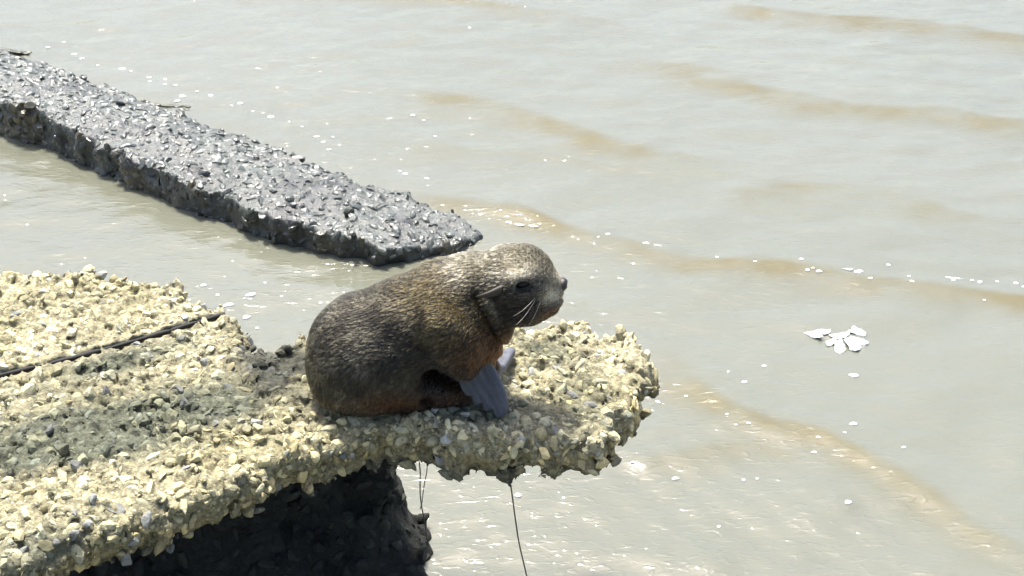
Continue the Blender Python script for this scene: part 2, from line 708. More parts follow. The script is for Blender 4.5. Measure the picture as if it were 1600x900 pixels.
def slab_color(p):
    px, py, _ = project(np.stack([p[:, 0], p[:, 1], np.zeros(len(p))], 1))
    a = fbm(p, 7, 3, 81)
    dry = np.array([0.345, 0.312, 0.172])
    pale = np.array([0.50, 0.456, 0.290])
    damp_shade = np.array([0.112, 0.122, 0.080])
    wet = np.array([0.060, 0.063, 0.045])
    ochre = np.array([0.36, 0.29, 0.13])

    def blob(cx, cy, rx, ry, ang=0.0):
        u, v = px - cx, py - cy
        ca, sa = math.cos(R(ang)), math.sin(R(ang))
        return np.exp(-(((u * ca + v * sa) / rx) ** 2 + ((-u * sa + v * ca) / ry) ** 2))
    w = np.clip(0.5 + 0.5 * a, 0, 1)[:, None]
    c = dry * (1 - w) + pale * w
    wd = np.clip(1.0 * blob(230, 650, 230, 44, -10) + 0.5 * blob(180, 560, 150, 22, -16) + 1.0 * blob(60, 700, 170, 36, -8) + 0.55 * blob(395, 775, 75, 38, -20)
                 + 0.6 * blob(905, 620, 45, 40) + 0.5 * blob(850, 545, 70, 22) + 0.7 * blob(740, 640, 60, 18) + 0.5 * blob(130, 850, 200, 45, -12), 0, 1)  # damp areas, plus painted shade below the near flipper
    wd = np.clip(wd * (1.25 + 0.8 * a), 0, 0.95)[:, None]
    c = c * (1 - wd) + damp_shade * wd
    ww = np.clip(1.5 * blob(455, 582, 60, 42) + 0.75 * blob(400, 545, 40, 26) + 0.35 * blob(600, 645, 110, 14), 0, 1)  # wet notch, plus the seal's shadow painted along its front
    ww = np.clip(ww * (1.1 + 0.8 * a), 0, 0.95)[:, None]
    c = c * (1 - ww) + wet * ww
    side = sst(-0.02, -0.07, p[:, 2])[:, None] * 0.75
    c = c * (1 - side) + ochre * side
    low = sst(-0.07, -0.10, p[:, 2])[:, None] * 0.8  # darker towards the underside
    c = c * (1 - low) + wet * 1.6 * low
    return c


def build_slab():
    root = link('broken_concrete_slab', None)
    p0 = PZ(560, 640)
    root.location = (0, 0, 0)
    tag(root, 'cream pebbly broken concrete slab with a thin black joint line, jutting out over the water', 'concrete slab', kind='thing')
    lo, hi = (-2.6, 1.15, -0.23), (0.42, 3.02, 0.05)
    V, Q = make_sdf(lo, hi, 0.0066, slab_sdf)
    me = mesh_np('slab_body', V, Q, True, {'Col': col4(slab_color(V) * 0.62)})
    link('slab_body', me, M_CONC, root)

    # black strip added in the crack so the gap reads dark
    line = np.array([PZ(px, py, 0.0)[:2] for px, py in ((-300, 665), (-200, 640), (0, 583), (120, 552), (215, 524), (300, 501), (352, 489))])
    seg = np.concatenate([[0], np.cumsum(np.linalg.norm(np.diff(line, axis=0), axis=1))])
    P_, n_ = [], 60
    for t in np.linspace(0, seg[-1], n_):
        x_, y_ = np.interp(t, seg, line[:, 0]), np.interp(t, seg, line[:, 1])
        z_ = float(slab_top(np.array([x_]), np.array([y_]))[0]) - 0.004
        r_ = 0.0046 + 0.0010 * math.sin(t * 37) + 0.0008 * math.sin(t * 91)
        for k in range(6):
            an = math.pi * k / 3
            P_.append((x_ - 0.25 * math.cos(an) * r_, y_ + math.cos(an) * r_, z_ + math.sin(an) * r_))
    fc = np.array([(i * 6 + k, i * 6 + (k + 1) % 6, (i + 1) * 6 + (k + 1) % 6, (i + 1) * 6 + k) for i in range(n_ - 1) for k in range(6)])
    link('crack_dark_strip', mesh_np('crack_dark_strip', np.array(P_), fc), plain_mat('crack_dark', (0.010, 0.010, 0.009), 0.75, bump=0.5, scale=80), root)

    def acc(p, n):
        px, py, _ = project(p)
        return (np.abs(crack_side(p[:, 0], p[:, 1])) > 0.0150) & (px > -120) & (py < 960) & (n[:, 2] > -0.75) & (fbm(p, 11, 3, 83) > -0.75 + 0.25 * np.random.default_rng(4).random(len(p)))
    pos, nn, size = scatter(V, Q, 150000, 0.0034, 0.0165, acc, 5, spacing=0.70, power=4.0)
    g = np.random.default_rng(9)
    c = slab_color(pos)
    c = c * (0.55 + 0.62 * g.random((len(pos), 1))) * (1 + 0.10 * g.normal(size=(len(pos), 1)) * [0.4, .1, -0.6])
    grey = (g.random(len(pos)) < 0.08)[:, None]
    c = np.where(grey, c.mean(1, keepdims=True) * np.array([.8, .82, .74]), c)
    c = np.clip(c * 1.12, 0.02, 0.62)
    place_stones(root, pos, nn, size, c, M_STONE_O, M_STONE_A, 'stone', 0.34, 3)
    return root


build_slab()

# ------------------------------------------------------------------ pier under the slab
PIER = np.array([(-0.275, 2.56), (-0.48, 2.50), (-0.80, 2.36), (-1.5, 2.10), (-2.6, 1.75), (-2.6, 2.65), (-1.0, 2.69), (-0.55, 2.66), (-0.29, 2.67)])


def pier_sdf(G):
    x, y, z = G[:, 0], G[:, 1], G[:, 2]
    zs = np.unique(z)
    nz = len(zs)
    X, Y = x[::nz], y[::nz]
    e = np.repeat(poly_sdf(X, Y, PIER), nz)
    flare = 0.085 * sst(-0.36, -0.62, z)
    d = smax(e - flare, z + 0.13, 0.02)
    d = np.maximum(d, -0.80 - z)
    m = np.abs(d) < 0.08
    d[m] += 0.026 * fbm(G[m], 12, 4, 91, 0.6) + 0.020 * fbm(G[m], 30, 2, 97)
    return d


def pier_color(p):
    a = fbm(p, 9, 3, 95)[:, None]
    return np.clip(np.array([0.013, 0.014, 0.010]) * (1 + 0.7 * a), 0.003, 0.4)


def build_pier():
    root = link('concrete_pier', None)
    root.location = (0, 0, 0)
    tag(root, 'dark shaded rubble concrete pier standing in water under the cream slab', 'pier', kind='thing')
    V, Q = make_sdf((-1.6, 1.8, -0.82), (0.0, 2.85, -0.08), 0.011, pier_sdf)
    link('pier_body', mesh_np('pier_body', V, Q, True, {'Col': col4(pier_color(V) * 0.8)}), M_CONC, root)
    pos, nn, size = scatter(V, Q, 26000, 0.007, 0.022, lambda p, n: (p[:, 2] > -0.66) & (p[:, 1] < 2.64) & (n[:, 2] < 0.8), 15, spacing=0.95)
    g = np.random.default_rng(19)
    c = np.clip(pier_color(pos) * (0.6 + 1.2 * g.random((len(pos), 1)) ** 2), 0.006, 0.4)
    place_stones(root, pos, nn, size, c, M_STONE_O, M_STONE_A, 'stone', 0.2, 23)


build_pier()

# ------------------------------------------------------------------ wet beam lying in the water
BEAM_NEAR = [(-500, 20), (-200, 128), (0, 205), (140, 262), (270, 318), (400, 366), (500, 396), (590, 416), (660, 410), (735, 388), (768, 366)]
BEAM_FAR = [(715, 340), (640, 308), (560, 282), (480, 248), (380, 206), (280, 172), (160, 128), (60, 92), (0, 80), (-200, 30), (-500, -60)]
BEAM = np.array([PZ(a, b, ZW)[:2] for a, b in BEAM_NEAR] + [PZ(a, b, ZW + 0.03)[:2] for a, b in BEAM_FAR])
BN = np.array([PZ(a, b, ZW)[:2] for a, b in BEAM_NEAR])
BX0, BX1 = PZ(0, 203, ZW)[0], PZ(700, 395, ZW)[0]


def beam_top(X, Y):
    P2 = np.stack([X, Y, np.zeros_like(X)], 1)
    t = np.clip((X - BX0) / (BX1 - BX0), -0.4, 1.2)
    # distance behind the near edge
    d = np.full(len(X), 1e9)
    for i in range(len(BN) - 1):
        e = BN[i + 1] - BN[i]
        wx, wy = X - BN[i, 0], Y - BN[i, 1]
        s = np.clip((wx * e[0] + wy * e[1]) / (e @ e), 0, 1)
        d = np.minimum(d, np.hypot(wx - e[0] * s, wy - e[1] * s))
    hn = 0.150 * (1 - t) + 0.068 * t
    hn = hn - 0.045 * sst(0.8, 1.12, t)
    return ZW + hn - (hn - 0.012) * sst(0.12, 0.60, d) + 0.006 * fbm(P2, 6, 2, 101)


def beam_sdf(G):
    x, y, z = G[:, 0], G[:, 1], G[:, 2]
    nz = len(np.unique(z))
    X, Y = x[::nz], y[::nz]
    P2 = np.stack([X, Y, np.zeros_like(X)], 1)
    e = np.repeat(poly_sdf(X, Y, BEAM) + 0.020 * fbm(P2, 10, 3, 103), nz)
    d = smax(e, z - np.repeat(beam_top(X, Y), nz), 0.014)
    d = np.maximum(d, (ZW - 0.12) - z)
    m = np.abs(d) < 0.06
    d[m] += 0.013 * fbm(G[m], 30, 3, 107, 0.65)
    return d


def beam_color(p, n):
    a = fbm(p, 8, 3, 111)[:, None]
    up = sst(0.2, 0.8, n[:, 2])[:, None]  # top painted lighter for its sky reflection, sides darker
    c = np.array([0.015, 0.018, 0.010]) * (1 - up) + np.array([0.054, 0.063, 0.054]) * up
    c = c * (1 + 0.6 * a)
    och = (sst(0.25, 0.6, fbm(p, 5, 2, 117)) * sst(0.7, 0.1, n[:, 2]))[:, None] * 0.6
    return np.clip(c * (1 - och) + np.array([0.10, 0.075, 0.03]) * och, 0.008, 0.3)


def build_beam():
    root = link('concrete_beam', None)
    root.location = (0, 0, 0)
    tag(root, 'long dark wet rough concrete beam lying half sunk in the water', 'concrete beam', kind='thing')
    lo = (-3.3, 3.7, ZW - 0.13)
    hi = (0.34, 6.4, ZW + 0.24)
    V, Q = make_sdf(lo, hi, 0.0125, beam_sdf)
    N = vnormals(V, Q)
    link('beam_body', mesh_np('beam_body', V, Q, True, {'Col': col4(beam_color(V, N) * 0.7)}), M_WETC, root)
    pos, nn, size = scatter(V, Q, 60000, 0.008, 0.023, lambda p, n: (p[:, 2] > ZW - 0.02) & (p[:, 0] > -2.8), 25, spacing=0.72)
    g = np.random.default_rng(29)
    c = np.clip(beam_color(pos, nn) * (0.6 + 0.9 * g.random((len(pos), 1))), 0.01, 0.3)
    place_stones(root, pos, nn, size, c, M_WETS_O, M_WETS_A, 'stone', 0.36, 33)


build_beam()

# ------------------------------------------------------------------ seal pup
SY = 2.42


def cone(p, a, b, ra, rb):
    ba = b - a
    pa = p - a
    t = np.clip((pa @ ba) / (ba @ ba), 0, 1)
    return np.linalg.norm(pa - t[:, None] * ba, axis=1) - (ra + (rb - ra) * t)


def ell(p, c, r, ang=0.0):
    q = p - c
    ca, sa = math.cos(R(ang)), math.sin(R(ang))
    q = np.stack([q[:, 0] * ca + q[:, 2] * sa, q[:, 1], -q[:, 0] * sa + q[:, 2] * ca], 1)
    r = np.asarray(r)
    k0 = np.linalg.norm(q / r, axis=1)
    k1 = np.linalg.norm(q / (r * r), axis=1) + 1e-9
    return k0 * (k0 - 1) / k1


def S(px, py, y=SY):
    return PY(px, py, y)


def plate(p, pts, t, rnd):
    pts = np.asarray(pts)
    c = pts.mean(0)
    u_, s_, vt = np.linalg.svd(pts - c)
    e1, e2, e3 = vt[0], vt[1], vt[2]
    P2 = np.stack([(pts - c) @ e1, (pts - c) @ e2], 1)
    q = p - c
    h = q @ e3
    d2 = poly_sdf(q @ e1, q @ e2, P2) + rnd
    h = np.abs(h) - t + rnd
    return np.minimum(np.maximum(d2, h), 0) + np.sqrt(np.maximum(d2, 0) ** 2 + np.maximum(h, 0) ** 2) - rnd


def near_y(py):
    return 2.368 - 0.038 * (py - 570) / 80.0


def far_y(py):
    return 2.44 + 0.11 * (583 - py) / 36.0


NEAR_FLIP = [(712, 578), (738, 562), (762, 560), (772, 572), (782, 592), (791, 613), (796, 632), (794, 643), (787, 651), (780, 654), (773, 648), (770, 637), (762, 642), (756, 640),
             (754, 628), (746, 632), (740, 629), (738, 617), (729, 618), (722, 608), (715, 595)]
FAR_FLIP = [(752, 583), (762, 570), (780, 556), (796, 546), (803, 546), (804, 552), (797, 565), (788, 578), (780, 588), (770, 592)]
NEAR_FLIP = [PY(a, b, near_y(b)) for a, b in NEAR_FLIP]
FAR_FLIP = [PY(a, b, far_y(b)) for a, b in FAR_FLIP]


def seal_sdf(p):
    d = ell(p, S(598, 548, 2.425), (.138, .120, .110))
    d = smin(d, ell(p, S(566, 545), (.096, .108, .102)), .05)
    d = smin(d, ell(p, S(552, 585, 2.415), (.082, .105, .062)), .04)
    d = smin(d, ell(p, S(645, 520), (.10, .106, .100)), .05)
    d = smin(d, ell(p, S(662, 488), (.080, .090, .066), -22), .05)
    d = smin(d, ell(p, S(700, 505), (.085, .100, .118), -10), .06)
    neck = ell(p, S(742, 468), (.085, .068, .100), -35)
    d = smin(d, neck, .035)
    d = smin(d, ell(p, S(718, 474), (.080, .085, .080), -20), .055)
    d = smin(d, ell(p, S(722, 540, 2.43), (.055, .075, .070)), .04)          # breast
    d = smin(d, ell(p, S(750, 510, 2.42), (.058, .070, .060)), .04)          # throat
    d = smax(d, -ell(p, S(690, 594, 2.335), (.050, .055, .055), -30), .015)   # hollow behind the elbow
    # near and far shoulder lobes
    arm = ell(p, S(704, 530, 2.335), (.062, .046, .078), 24)
    d = smin(d, arm, .014)
    d = smin(d, cone(p, S(715, 565, 2.335), S(731, 574, 2.362), .034, .018), .012)
    d = smin(d, cone(p, S(715, 540, 2.47), S(765, 575, 2.44), .045, .020), .03)
    # head
    h = ell(p, S(797, 441), (.080, .073, .074))
    h = smin(h, ell(p, S(826, 431), (.047, .056, .050)), .03)
    h = smin(h, ell(p, S(815, 468), (.058, .060, .045), -14), .03)
    h = smin(h, cone(p, S(842, 450), S(868, 449), .038, .019), .028)
    for sgn in (-1, 1):
        h = smin(h, ell(p, S(860, 461, SY) + np.array([0, sgn * .014, 0]), (.026, .024, .022)), .012)   # whisker pads
        h = smin(h, ell(p, S(836, 434, SY) + np.array([0, sgn * .036, 0]), (.024, .018, .013)), .015)   # brow
        h = smin(h, ell(p, S(842, 462, SY) + np.array([0, sgn * .026, 0]), (.028, .024, .020)), .015)   # cheek
    h = smin(h, cone(p, S(832, 482), S(860, 479), .030, .017), .016)                                     # lower jaw
    d = smin(d, h, .009)
    # hind limb tucked forward, tail end
    d = smin(d, ell(p, S(640, 600, 2.36), (.055, .038, .040), -8), .030)
    d = smin(d, cone(p, S(665, 612, 2.36), S(724, 620, 2.375), .032, .018), .010)
    d = smax(d, -ell(p, S(666, 634, 2.33), (.016, .035, .024)), .008)
    d = smin(d, cone(p, S(575, 622, 2.36), S(648, 633, 2.355), .026, .014), .018)
    d = smin(d, plate(p, NEAR_FLIP, .0085, .005), .010)
    d = smin(d, plate(p, FAR_FLIP, .0085, .005), .010)
    # eye sockets
    for sgn in (-1, 1):
        e = ell(p, S(817, 446, 2.366) * [1, 0, 1] + np.array([0, SY + sgn * 0.062, 0]), (.015, .010, .010))
        d = smax(d, -e, .010)
    m = np.abs(d) < 0.02
    q = p[m]
    zx, zy = seal_zone(q)

    def groove(pts, w, depth):
        best = np.full(len(q), 1e9)
        for (a0, b0), (a1, b1) in zip(pts[:-1], pts[1:]):
            ex, ey = a1 - a0, b1 - b0
            t = np.clip(((zx - a0) * ex + (zy - b0) * ey) / (ex * ex + ey * ey), 0, 1)
            best = np.minimum(best, np.hypot(zx - a0 - ex * t, zy - b0 - ey * t))
        return depth * np.exp(-(best / w) ** 2)
    cut = groove([(743, 462), (757, 490), (772, 515), (786, 540)], 5, 0.010)         # fold behind the jaw
    cut += groove([(655, 540), (672, 556), (694, 572), (712, 600)], 6, 0.006)        # fold behind the shoulder
    cut += groove([(884, 455), (878, 466), (864, 476), (846, 482)], 2.5, 0.005)      # mouth
    cut += groove([(700, 440), (716, 470), (735, 500)], 14, 0.004) + groove([(640, 470), (655, 510), (660, 540)], 16, 0.004)
    cut -= groove([(752, 470), (765, 497), (780, 520)], 6, 0.004)
    d[m] += cut + 0.0022 * vnoise(q, 26, 201)
    return d


def seal_zone(p):
    """photo pixel of the near-side point mirrored across the animal's mid plane"""
    q = p.copy()
    q[:, 1] = np.minimum(q[:, 1], 2 * SY - q[:, 1])
    a, b, _ = project(q)
    return a, b


def blobf(px, py, cx, cy, rx, ry, ang=0.0):
    u, v = px - cx, py - cy
    ca, sa = math.cos(R(ang)), math.sin(R(ang))
    return np.exp(-(((u * ca + v * sa) / rx) ** 2 + ((-u * sa + v * ca) / ry) ** 2))


def flip_mask(p):
    n = plate(p, NEAR_FLIP, .012, .005)
    f = plate(p, FAR_FLIP, .012, .005)
    px, py, _ = project(p)
    m = np.minimum(n, f) < 0.003
    ax, ay = 712, 592
    root_line = (py - 590) * 52 + (px - 714) * 27          # fur edge across the flipper root
    nearok = (n < 0.003) & (root_line > 0)
    farok = (f < 0.003) & (px > 766)
    return nearok | farok


def coat(p):
    px, py = seal_zone(p)
    a = fbm(p, 30, 3, 211)
    base = np.array([0.032, 0.027, 0.016])
    frost = np.array([0.120, 0.108, 0.074])
    olive = np.array([0.100, 0.073, 0.026])
    rust = np.array([0.105, 0.043, 0.015])
    dark = np.array([0.018, 0.014, 0.011])
    tan = np.array([0.62, 0.56, 0.42])
    c = np.repeat(base[None], len(p), 0)

    def mix(c, col, w):
        w = np.clip(w, 0, 1)[:, None]
        return c * (1 - w) + col * w
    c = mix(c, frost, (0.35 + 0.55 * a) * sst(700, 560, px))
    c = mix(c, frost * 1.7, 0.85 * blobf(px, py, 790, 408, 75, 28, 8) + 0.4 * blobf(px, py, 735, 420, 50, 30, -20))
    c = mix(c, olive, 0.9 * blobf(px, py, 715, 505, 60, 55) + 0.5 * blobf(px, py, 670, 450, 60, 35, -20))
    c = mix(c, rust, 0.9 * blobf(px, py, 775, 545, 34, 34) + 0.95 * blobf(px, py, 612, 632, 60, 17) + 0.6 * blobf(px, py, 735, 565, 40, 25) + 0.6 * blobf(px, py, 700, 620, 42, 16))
    c = mix(c, dark, 0.9 * blobf(px, py, 808, 492, 48, 26, -25) + 0.6 * blobf(px, py, 838, 440, 20, 20) + 0.85 * blobf(px, py, 680, 595, 26, 32) + 0.5 * blobf(px, py, 575, 500, 60, 25, 20))  # includes shade painted under the jaw and in the elbow hollow
    c = mix(c, tan, 0.95 * blobf(px, py, 803, 428, 28, 12, -10) + 0.8 * blobf(px, py, 862, 462, 15, 13) + 0.35 * blobf(px, py, 768, 478, 5, 24, -28) + 0.55 * blobf(px, py, 872, 430, 9, 12)
            + 0.4 * blobf(px, py, 715, 430, 20, 20))
    c = mix(c, dark, 1.0 * blobf(px, py, 817, 447, 16, 10, -12))
    c = mix(c, rust * 0.6, 0.7 * blobf(px, py, 862, 486, 24, 9, -20))
    return np.clip(c * (1 + 0.25 * a)[:, None], 0.006, 0.5)


def skin_mat():
    m, nt, b = new_mat('seal_skin')
    L = nt.links.new
    src = node(nt, 'ShaderNodeAttribute', attribute_name='Col')
    geo = node(nt, 'ShaderNodeNewGeometry')
    n1 = node(nt, 'ShaderNodeTexNoise', Scale=140.0, Detail=4.0)
    L(geo.outputs['Position'], n1.inputs['Vector'])
    bp = node(nt, 'ShaderNodeBump', Strength=0.35, Distance=0.003)
    L(n1.outputs['Fac'], bp.inputs['Height'])
    L(bp.outputs['Normal'], b.inputs['Normal'])
    mr = node(nt, 'ShaderNodeMapRange')
    mr.inputs['To Min'].default_value = 0.65
    mr.inputs['To Max'].default_value = 1.3
    L(n1.outputs['Fac'], mr.inputs['Value'])
    mul = node(nt, 'ShaderNodeVectorMath', operation='SCALE')
    L(src.outputs['Color'], mul.inputs[0])
    L(mr.outputs['Result'], mul.inputs['Scale'])
    L(mul.outputs['Vector'], b.inputs['Base Color'])
    b.inputs['Roughness'].default_value = 0.5
    return m


def fur_mat():
    m = bpy.data.materials.new('seal_fur')
    m.use_nodes = True
    nt = m.node_tree
    nt.nodes.clear()
    L = nt.links.new
    out = node(nt, 'ShaderNodeOutputMaterial')
    src = node(nt, 'ShaderNodeAttribute', attribute_name='tint')
    hb = nt.nodes.new('ShaderNodeBsdfHairPrincipled')
    hb.parametrization = 'COLOR'
    L(src.outputs['Color'], hb.inputs['Color'])
    hb.inputs['Roughness'].default_value = 0.32
    hb.inputs['IOR'].default_value = 1.38
    hb.inputs['Radial Roughness'].default_value = 0.45
    hb.inputs['Random Roughness'].default_value = 0.3
    L(hb.outputs['BSDF'], out.inputs['Surface'])
    return m


def build_seal():
    root = link('seal_pup', None)
    root.location = (0, 0, 0)
    tag(root, 'brown furry seal pup with slate flippers resting on the broken concrete slab', 'seal')
    lo, hi = (-0.42, 2.24, -0.03), (0.14, 2.62, 0.38)
    V, Q = make_sdf(lo, hi, 0.0030, seal_sdf)
    # light smoothing
    for _ in range(1):
        acc = np.zeros_like(V)
        cnt = np.zeros(len(V))
        for k in range(4):
            for kk in (1, 3):
                o = Q[:, (k + kk) % 4]
                for dd in range(3):
                    acc[:, dd] += np.bincount(Q[:, k], V[o, dd], len(V))
                cnt += np.bincount(Q[:, k], minlength=len(V))
        V = V * 0.5 + 0.5 * acc / cnt[:, None]
    N = vnormals(V, Q)
    fl = flip_mask(V)
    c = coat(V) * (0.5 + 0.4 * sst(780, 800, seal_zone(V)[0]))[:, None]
    slate = np.array([0.046, 0.049, 0.060])
    ax = np.array(NEAR_FLIP[8]) - np.array(NEAR_FLIP[1])
    ax /= np.linalg.norm(ax)
    along = V @ ax
    across = V - along[:, None] * ax
    streak = 1 + 0.38 * fbm(across + 0.18 * along[:, None] * ax, 150, 2, 221)
    nd = plate(V, NEAR_FLIP, .05, .001)
    streak *= 1 + 0.55 * sst(-0.006, -0.001, nd)
    c = np.where(fl[:, None], slate * streak[:, None], c)
    ridge = np.sin((across @ np.cross(ax, [0.0, -0.5, 0.86])) * 2 * math.pi / 0.0125)
    V = V + N * (0.0011 * ridge * fl * sst(-0.002, -0.012, nd))[:, None]
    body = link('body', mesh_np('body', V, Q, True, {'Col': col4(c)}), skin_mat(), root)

    # ---- fur
    g = np.random.default_rng(301)
    n = 135000
    a, b, cc, dd = (V[Q[:, i]] for i in range(4))
    area = np.linalg.norm(np.cross(cc - a, dd - b), axis=1)
    fi = g.choice(len(Q), n, p=area / area.sum())
    u, v = g.random(n)[:, None], g.random(n)[:, None]
    pos = (a[fi] * (1 - u) + b[fi] * u) * (1 - v) + (dd[fi] * (1 - u) + cc[fi] * u) * v
    nn = N[Q[fi, 0]]
    px, py = seal_zone(pos)
    eye = blobf(px, py, 817, 447, 15, 9, -10) > 0.4
    nose = (px > 873) & (py < 456)
    keep = (g.random(n) > 0.8 * blobf(px, py, 688, 590, 18, 26)) & ~flip_mask(pos) & ~eye & ~nose & (pos[:, 2] > 0.002)
    pos, nn, px, py = pos[keep], nn[keep], px[keep], py[keep]
    n = len(pos)
    flow = np.stack([-np.ones(n), np.zeros(n), -0.55 * np.ones(n)], 1)
    head = sst(740, 800, px)
    arm_z = blobf(px, py, 706, 540, 55, 60)
    flow[:, 2] += 0.5 * head
    flow[:, 2] -= 0.8 * sst(560, 620, py)
    flow += 0.45 * np.stack([fbm(pos, 22, 2, 311), fbm(pos, 22, 2, 313), fbm(pos, 22, 2, 317)], 1)
    tng = flow - (flow * nn).sum(1, keepdims=True) * nn
    tng /= np.linalg.norm(tng, axis=1, keepdims=True) + 1e-9
    face = sst(785, 850, px) * sst(520, 500, py)
    under = sst(560, 610, py)
    length = ((0.0078 - 0.0022 * under) * (1 - face) + 0.0036 * face) * (0.7 + 0.6 * g.random(n))
    # clumping: strands lean towards the centre of their tuft
    cs = 0.0062
    jit = pos / cs
    key = np.floor(jit).astype(np.int64)
    cen = (key + 0.5 + 0.35 * np.stack([_hash(key[:, 0], key[:, 1], key[:, 2], 7 + k) * 2 - 1 for k in range(3)], 1)) * cs
    tuft = _hash(key[:, 0], key[:, 1], key[:, 2], 77)
    tip = tng * length[:, None] + nn * (length * (0.24 + 0.26 * tuft))[:, None]
    lean = (cen - pos)
    lean -= (lean * nn).sum(1, keepdims=True) * nn
    p0 = pos - nn * 0.0008
    p1 = pos + 0.35 * tip + nn * (length * 0.12)[:, None] + 0.25 * lean
    p2 = pos + 0.72 * tip + nn * (length * 0.06)[:, None] + 0.55 * lean
    p3 = pos + tip + 0.75 * lean + g.normal(0, 0.0006, (n, 3))
    pts = np.stack([p0, p1, p2, p3], 1).reshape(-1, 3)
    hc = bpy.data.hair_curves.new('fur')
    hc.add_curves([4] * n)
    hc.attributes['position'].data.foreach_set('vector', pts.astype(np.float32).ravel())
    rad = hc.attributes.new('radius', 'FLOAT', 'POINT')
    rr = np.tile(np.array([0.00042, 0.00040, 0.00030, 0.00008]), n)
    rad.data.foreach_set('value', rr.astype(np.float32))
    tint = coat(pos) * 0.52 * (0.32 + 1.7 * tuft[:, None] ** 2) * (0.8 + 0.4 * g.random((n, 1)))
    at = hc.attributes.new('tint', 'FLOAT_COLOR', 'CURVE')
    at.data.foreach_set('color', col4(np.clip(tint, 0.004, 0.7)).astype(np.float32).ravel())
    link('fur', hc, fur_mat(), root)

    # ---- eyes, nose, ears, whiskers
    vx, vy, vd = project(V)

    def surf(px_, py_):
        m = (np.hypot(vx - px_, vy - py_) < 4)
        i = np.nonzero(m)[0]
        return V[i[np.argmin(vd[i])]]
    m_eye = plain_mat('wet_eye', (0.004, 0.003, 0.003), 0.22, **{'Specular IOR Level': 0.25})
    m_nose = plain_mat('nose_leather', (0.016, 0.014, 0.014), 0.32, bump=0.4, scale=400)
    m_ear = plain_mat('ear_skin', (0.022, 0.017, 0.011), 0.6, noise=0.4, scale=120)
    m_whisker = plain_mat('whisker', (0.75, 0.72, 0.62), 0.35)
    e0 = surf(817, 447)
    for sgn in (1, -1):
        W = ICO_V * [0.0150, 0.0070, 0.0080]
        ca, sa = math.cos(R(14)), math.sin(R(14))
        W = np.stack([W[:, 0] * ca - W[:, 2] * sa, W[:, 1], W[:, 0] * sa + W[:, 2] * ca], 1)
        c0 = e0 + np.array([0, -0.0010, 0])
        if sgn < 0:
            c0 = np.array([c0[0], 2 * SY - c0[1], c0[2]])
        o = link('eye', mesh_np('eye', W, ICO_T), m_eye, root)
        o.location = c0
    # nose pad with two nostril dents
    W = ICO_V.copy()
    W *= [0.0130, 0.0160, 0.0140]
    for sgn in (-1, 1):
        ctr = np.array([0.0095, sgn * 0.0060, -0.002])
        dist = np.linalg.norm(W - ctr, axis=1)
        W -= (np.clip(1 - dist / 0.006, 0, 1) * 0.005)[:, None] * np.array([1, 0.4 * sgn, 0])
    W[:, 2] -= 0.004 * (W[:, 0] < 0)
    o = link('nose', mesh_np('nose', W, ICO_T), m_nose, root)
    o.location = S(878, 444)
    # ears: small rolled pointed cones lying back
    for sgn in (-1, 1):
        basep = surf(784, 456) + np.array([0, 0.004, 0])
        tipp = PY(743, 461, surf(745, 461)[1] - 0.010)
        L_ = tipp - basep
        ring, pts_, fc = 10, [], []
        for i, t in enumerate(np.linspace(0, 1, 8)):
            r_ = 0.0100 * (1 - t) ** 0.75 + 0.0008
            ctr = basep + L_ * t + np.array([0, -0.006 * math.sin(t * 3.14), -0.004 * t * t])
            for k in range(ring):
                an = 2 * math.pi * k / ring
                pts_.append(ctr + np.array([0.15 * r_ * math.cos(an), 0.75 * r_ * math.cos(an), 1.05 * r_ * math.sin(an)]))
        for i in range(7):
            for k in range(ring):
                k2 = (k + 1) % ring
                fc.append((i * ring + k, i * ring + k2, (i + 1) * ring + k2, (i + 1) * ring + k))
        P_ = np.array(pts_)
        if sgn > 0:
            P_[:, 1] = 2 * SY - P_[:, 1]
        link('ear', mesh_np('ear', P_, np.array(fc)), m_ear, root)
    # whiskers
    specs = [((840, 470), (806, 508), 0.0011), ((846, 474), (826, 508), 0.0005), ((838, 467), (802, 494), 0.0006)]
    for (a0, a1, w) in specs:
        for sgn in (-1, 1):
            s0 = surf(*a0)
            s1 = PY(a1[0], a1[1], s0[1] - 0.035)
            mid = (s0 + s1) / 2 + np.array([0, -0.010, -0.004])
            pp = [s0, mid, s1]
            P_ = []
            for i, t in enumerate(np.linspace(0, 1, 7)):
                q = (1 - t) ** 2 * pp[0] + 2 * t * (1 - t) * pp[1] + t * t * pp[2]
                r_ = w * (1 - 0.8 * t)
                for k in range(5):
                    an = 2 * math.pi * k / 5
                    P_.append(q + np.array([math.cos(an) * r_ * 0.75, math.sin(an) * r_, math.cos(an) * r_ * 0.65]))
            fc = [(i * 5 + k, i * 5 + (k + 1) % 5, (i + 1) * 5 + (k + 1) % 5, (i + 1) * 5 + k) for i in range(6) for k in range(5)]
            P_ = np.array(P_)
            if sgn > 0:
                P_[:, 1] = 2 * SY - P_[:, 1]
            link('whisker', mesh_np('whisker', P_, np.array(fc)), m_whisker, root)


build_seal()

# ------------------------------------------------------------------ small things
M_FOAM = plain_mat('foam_white', (0.80, 0.81, 0.78), 0.25, **{'Coat Weight': 0.5})
M_LITTER = plain_mat('soaked_white_plastic', (0.72, 0.76, 0.72), 0.35, noise=0.12, scale=40, bump=0.4)
M_WIRE = plain_mat('rusty_wire', (0.05, 0.042, 0.035), 0.7, noise=0.4, scale=90)
M_CLUMP = plain_mat('dark_clump_mat', (0.035, 0.036, 0.020), 0.45, noise=0.5, scale=50, bump=0.6)
M_PEBBLE = rock_mat('pebble', 'object', 0.7, 0.3, contrast=0.3)

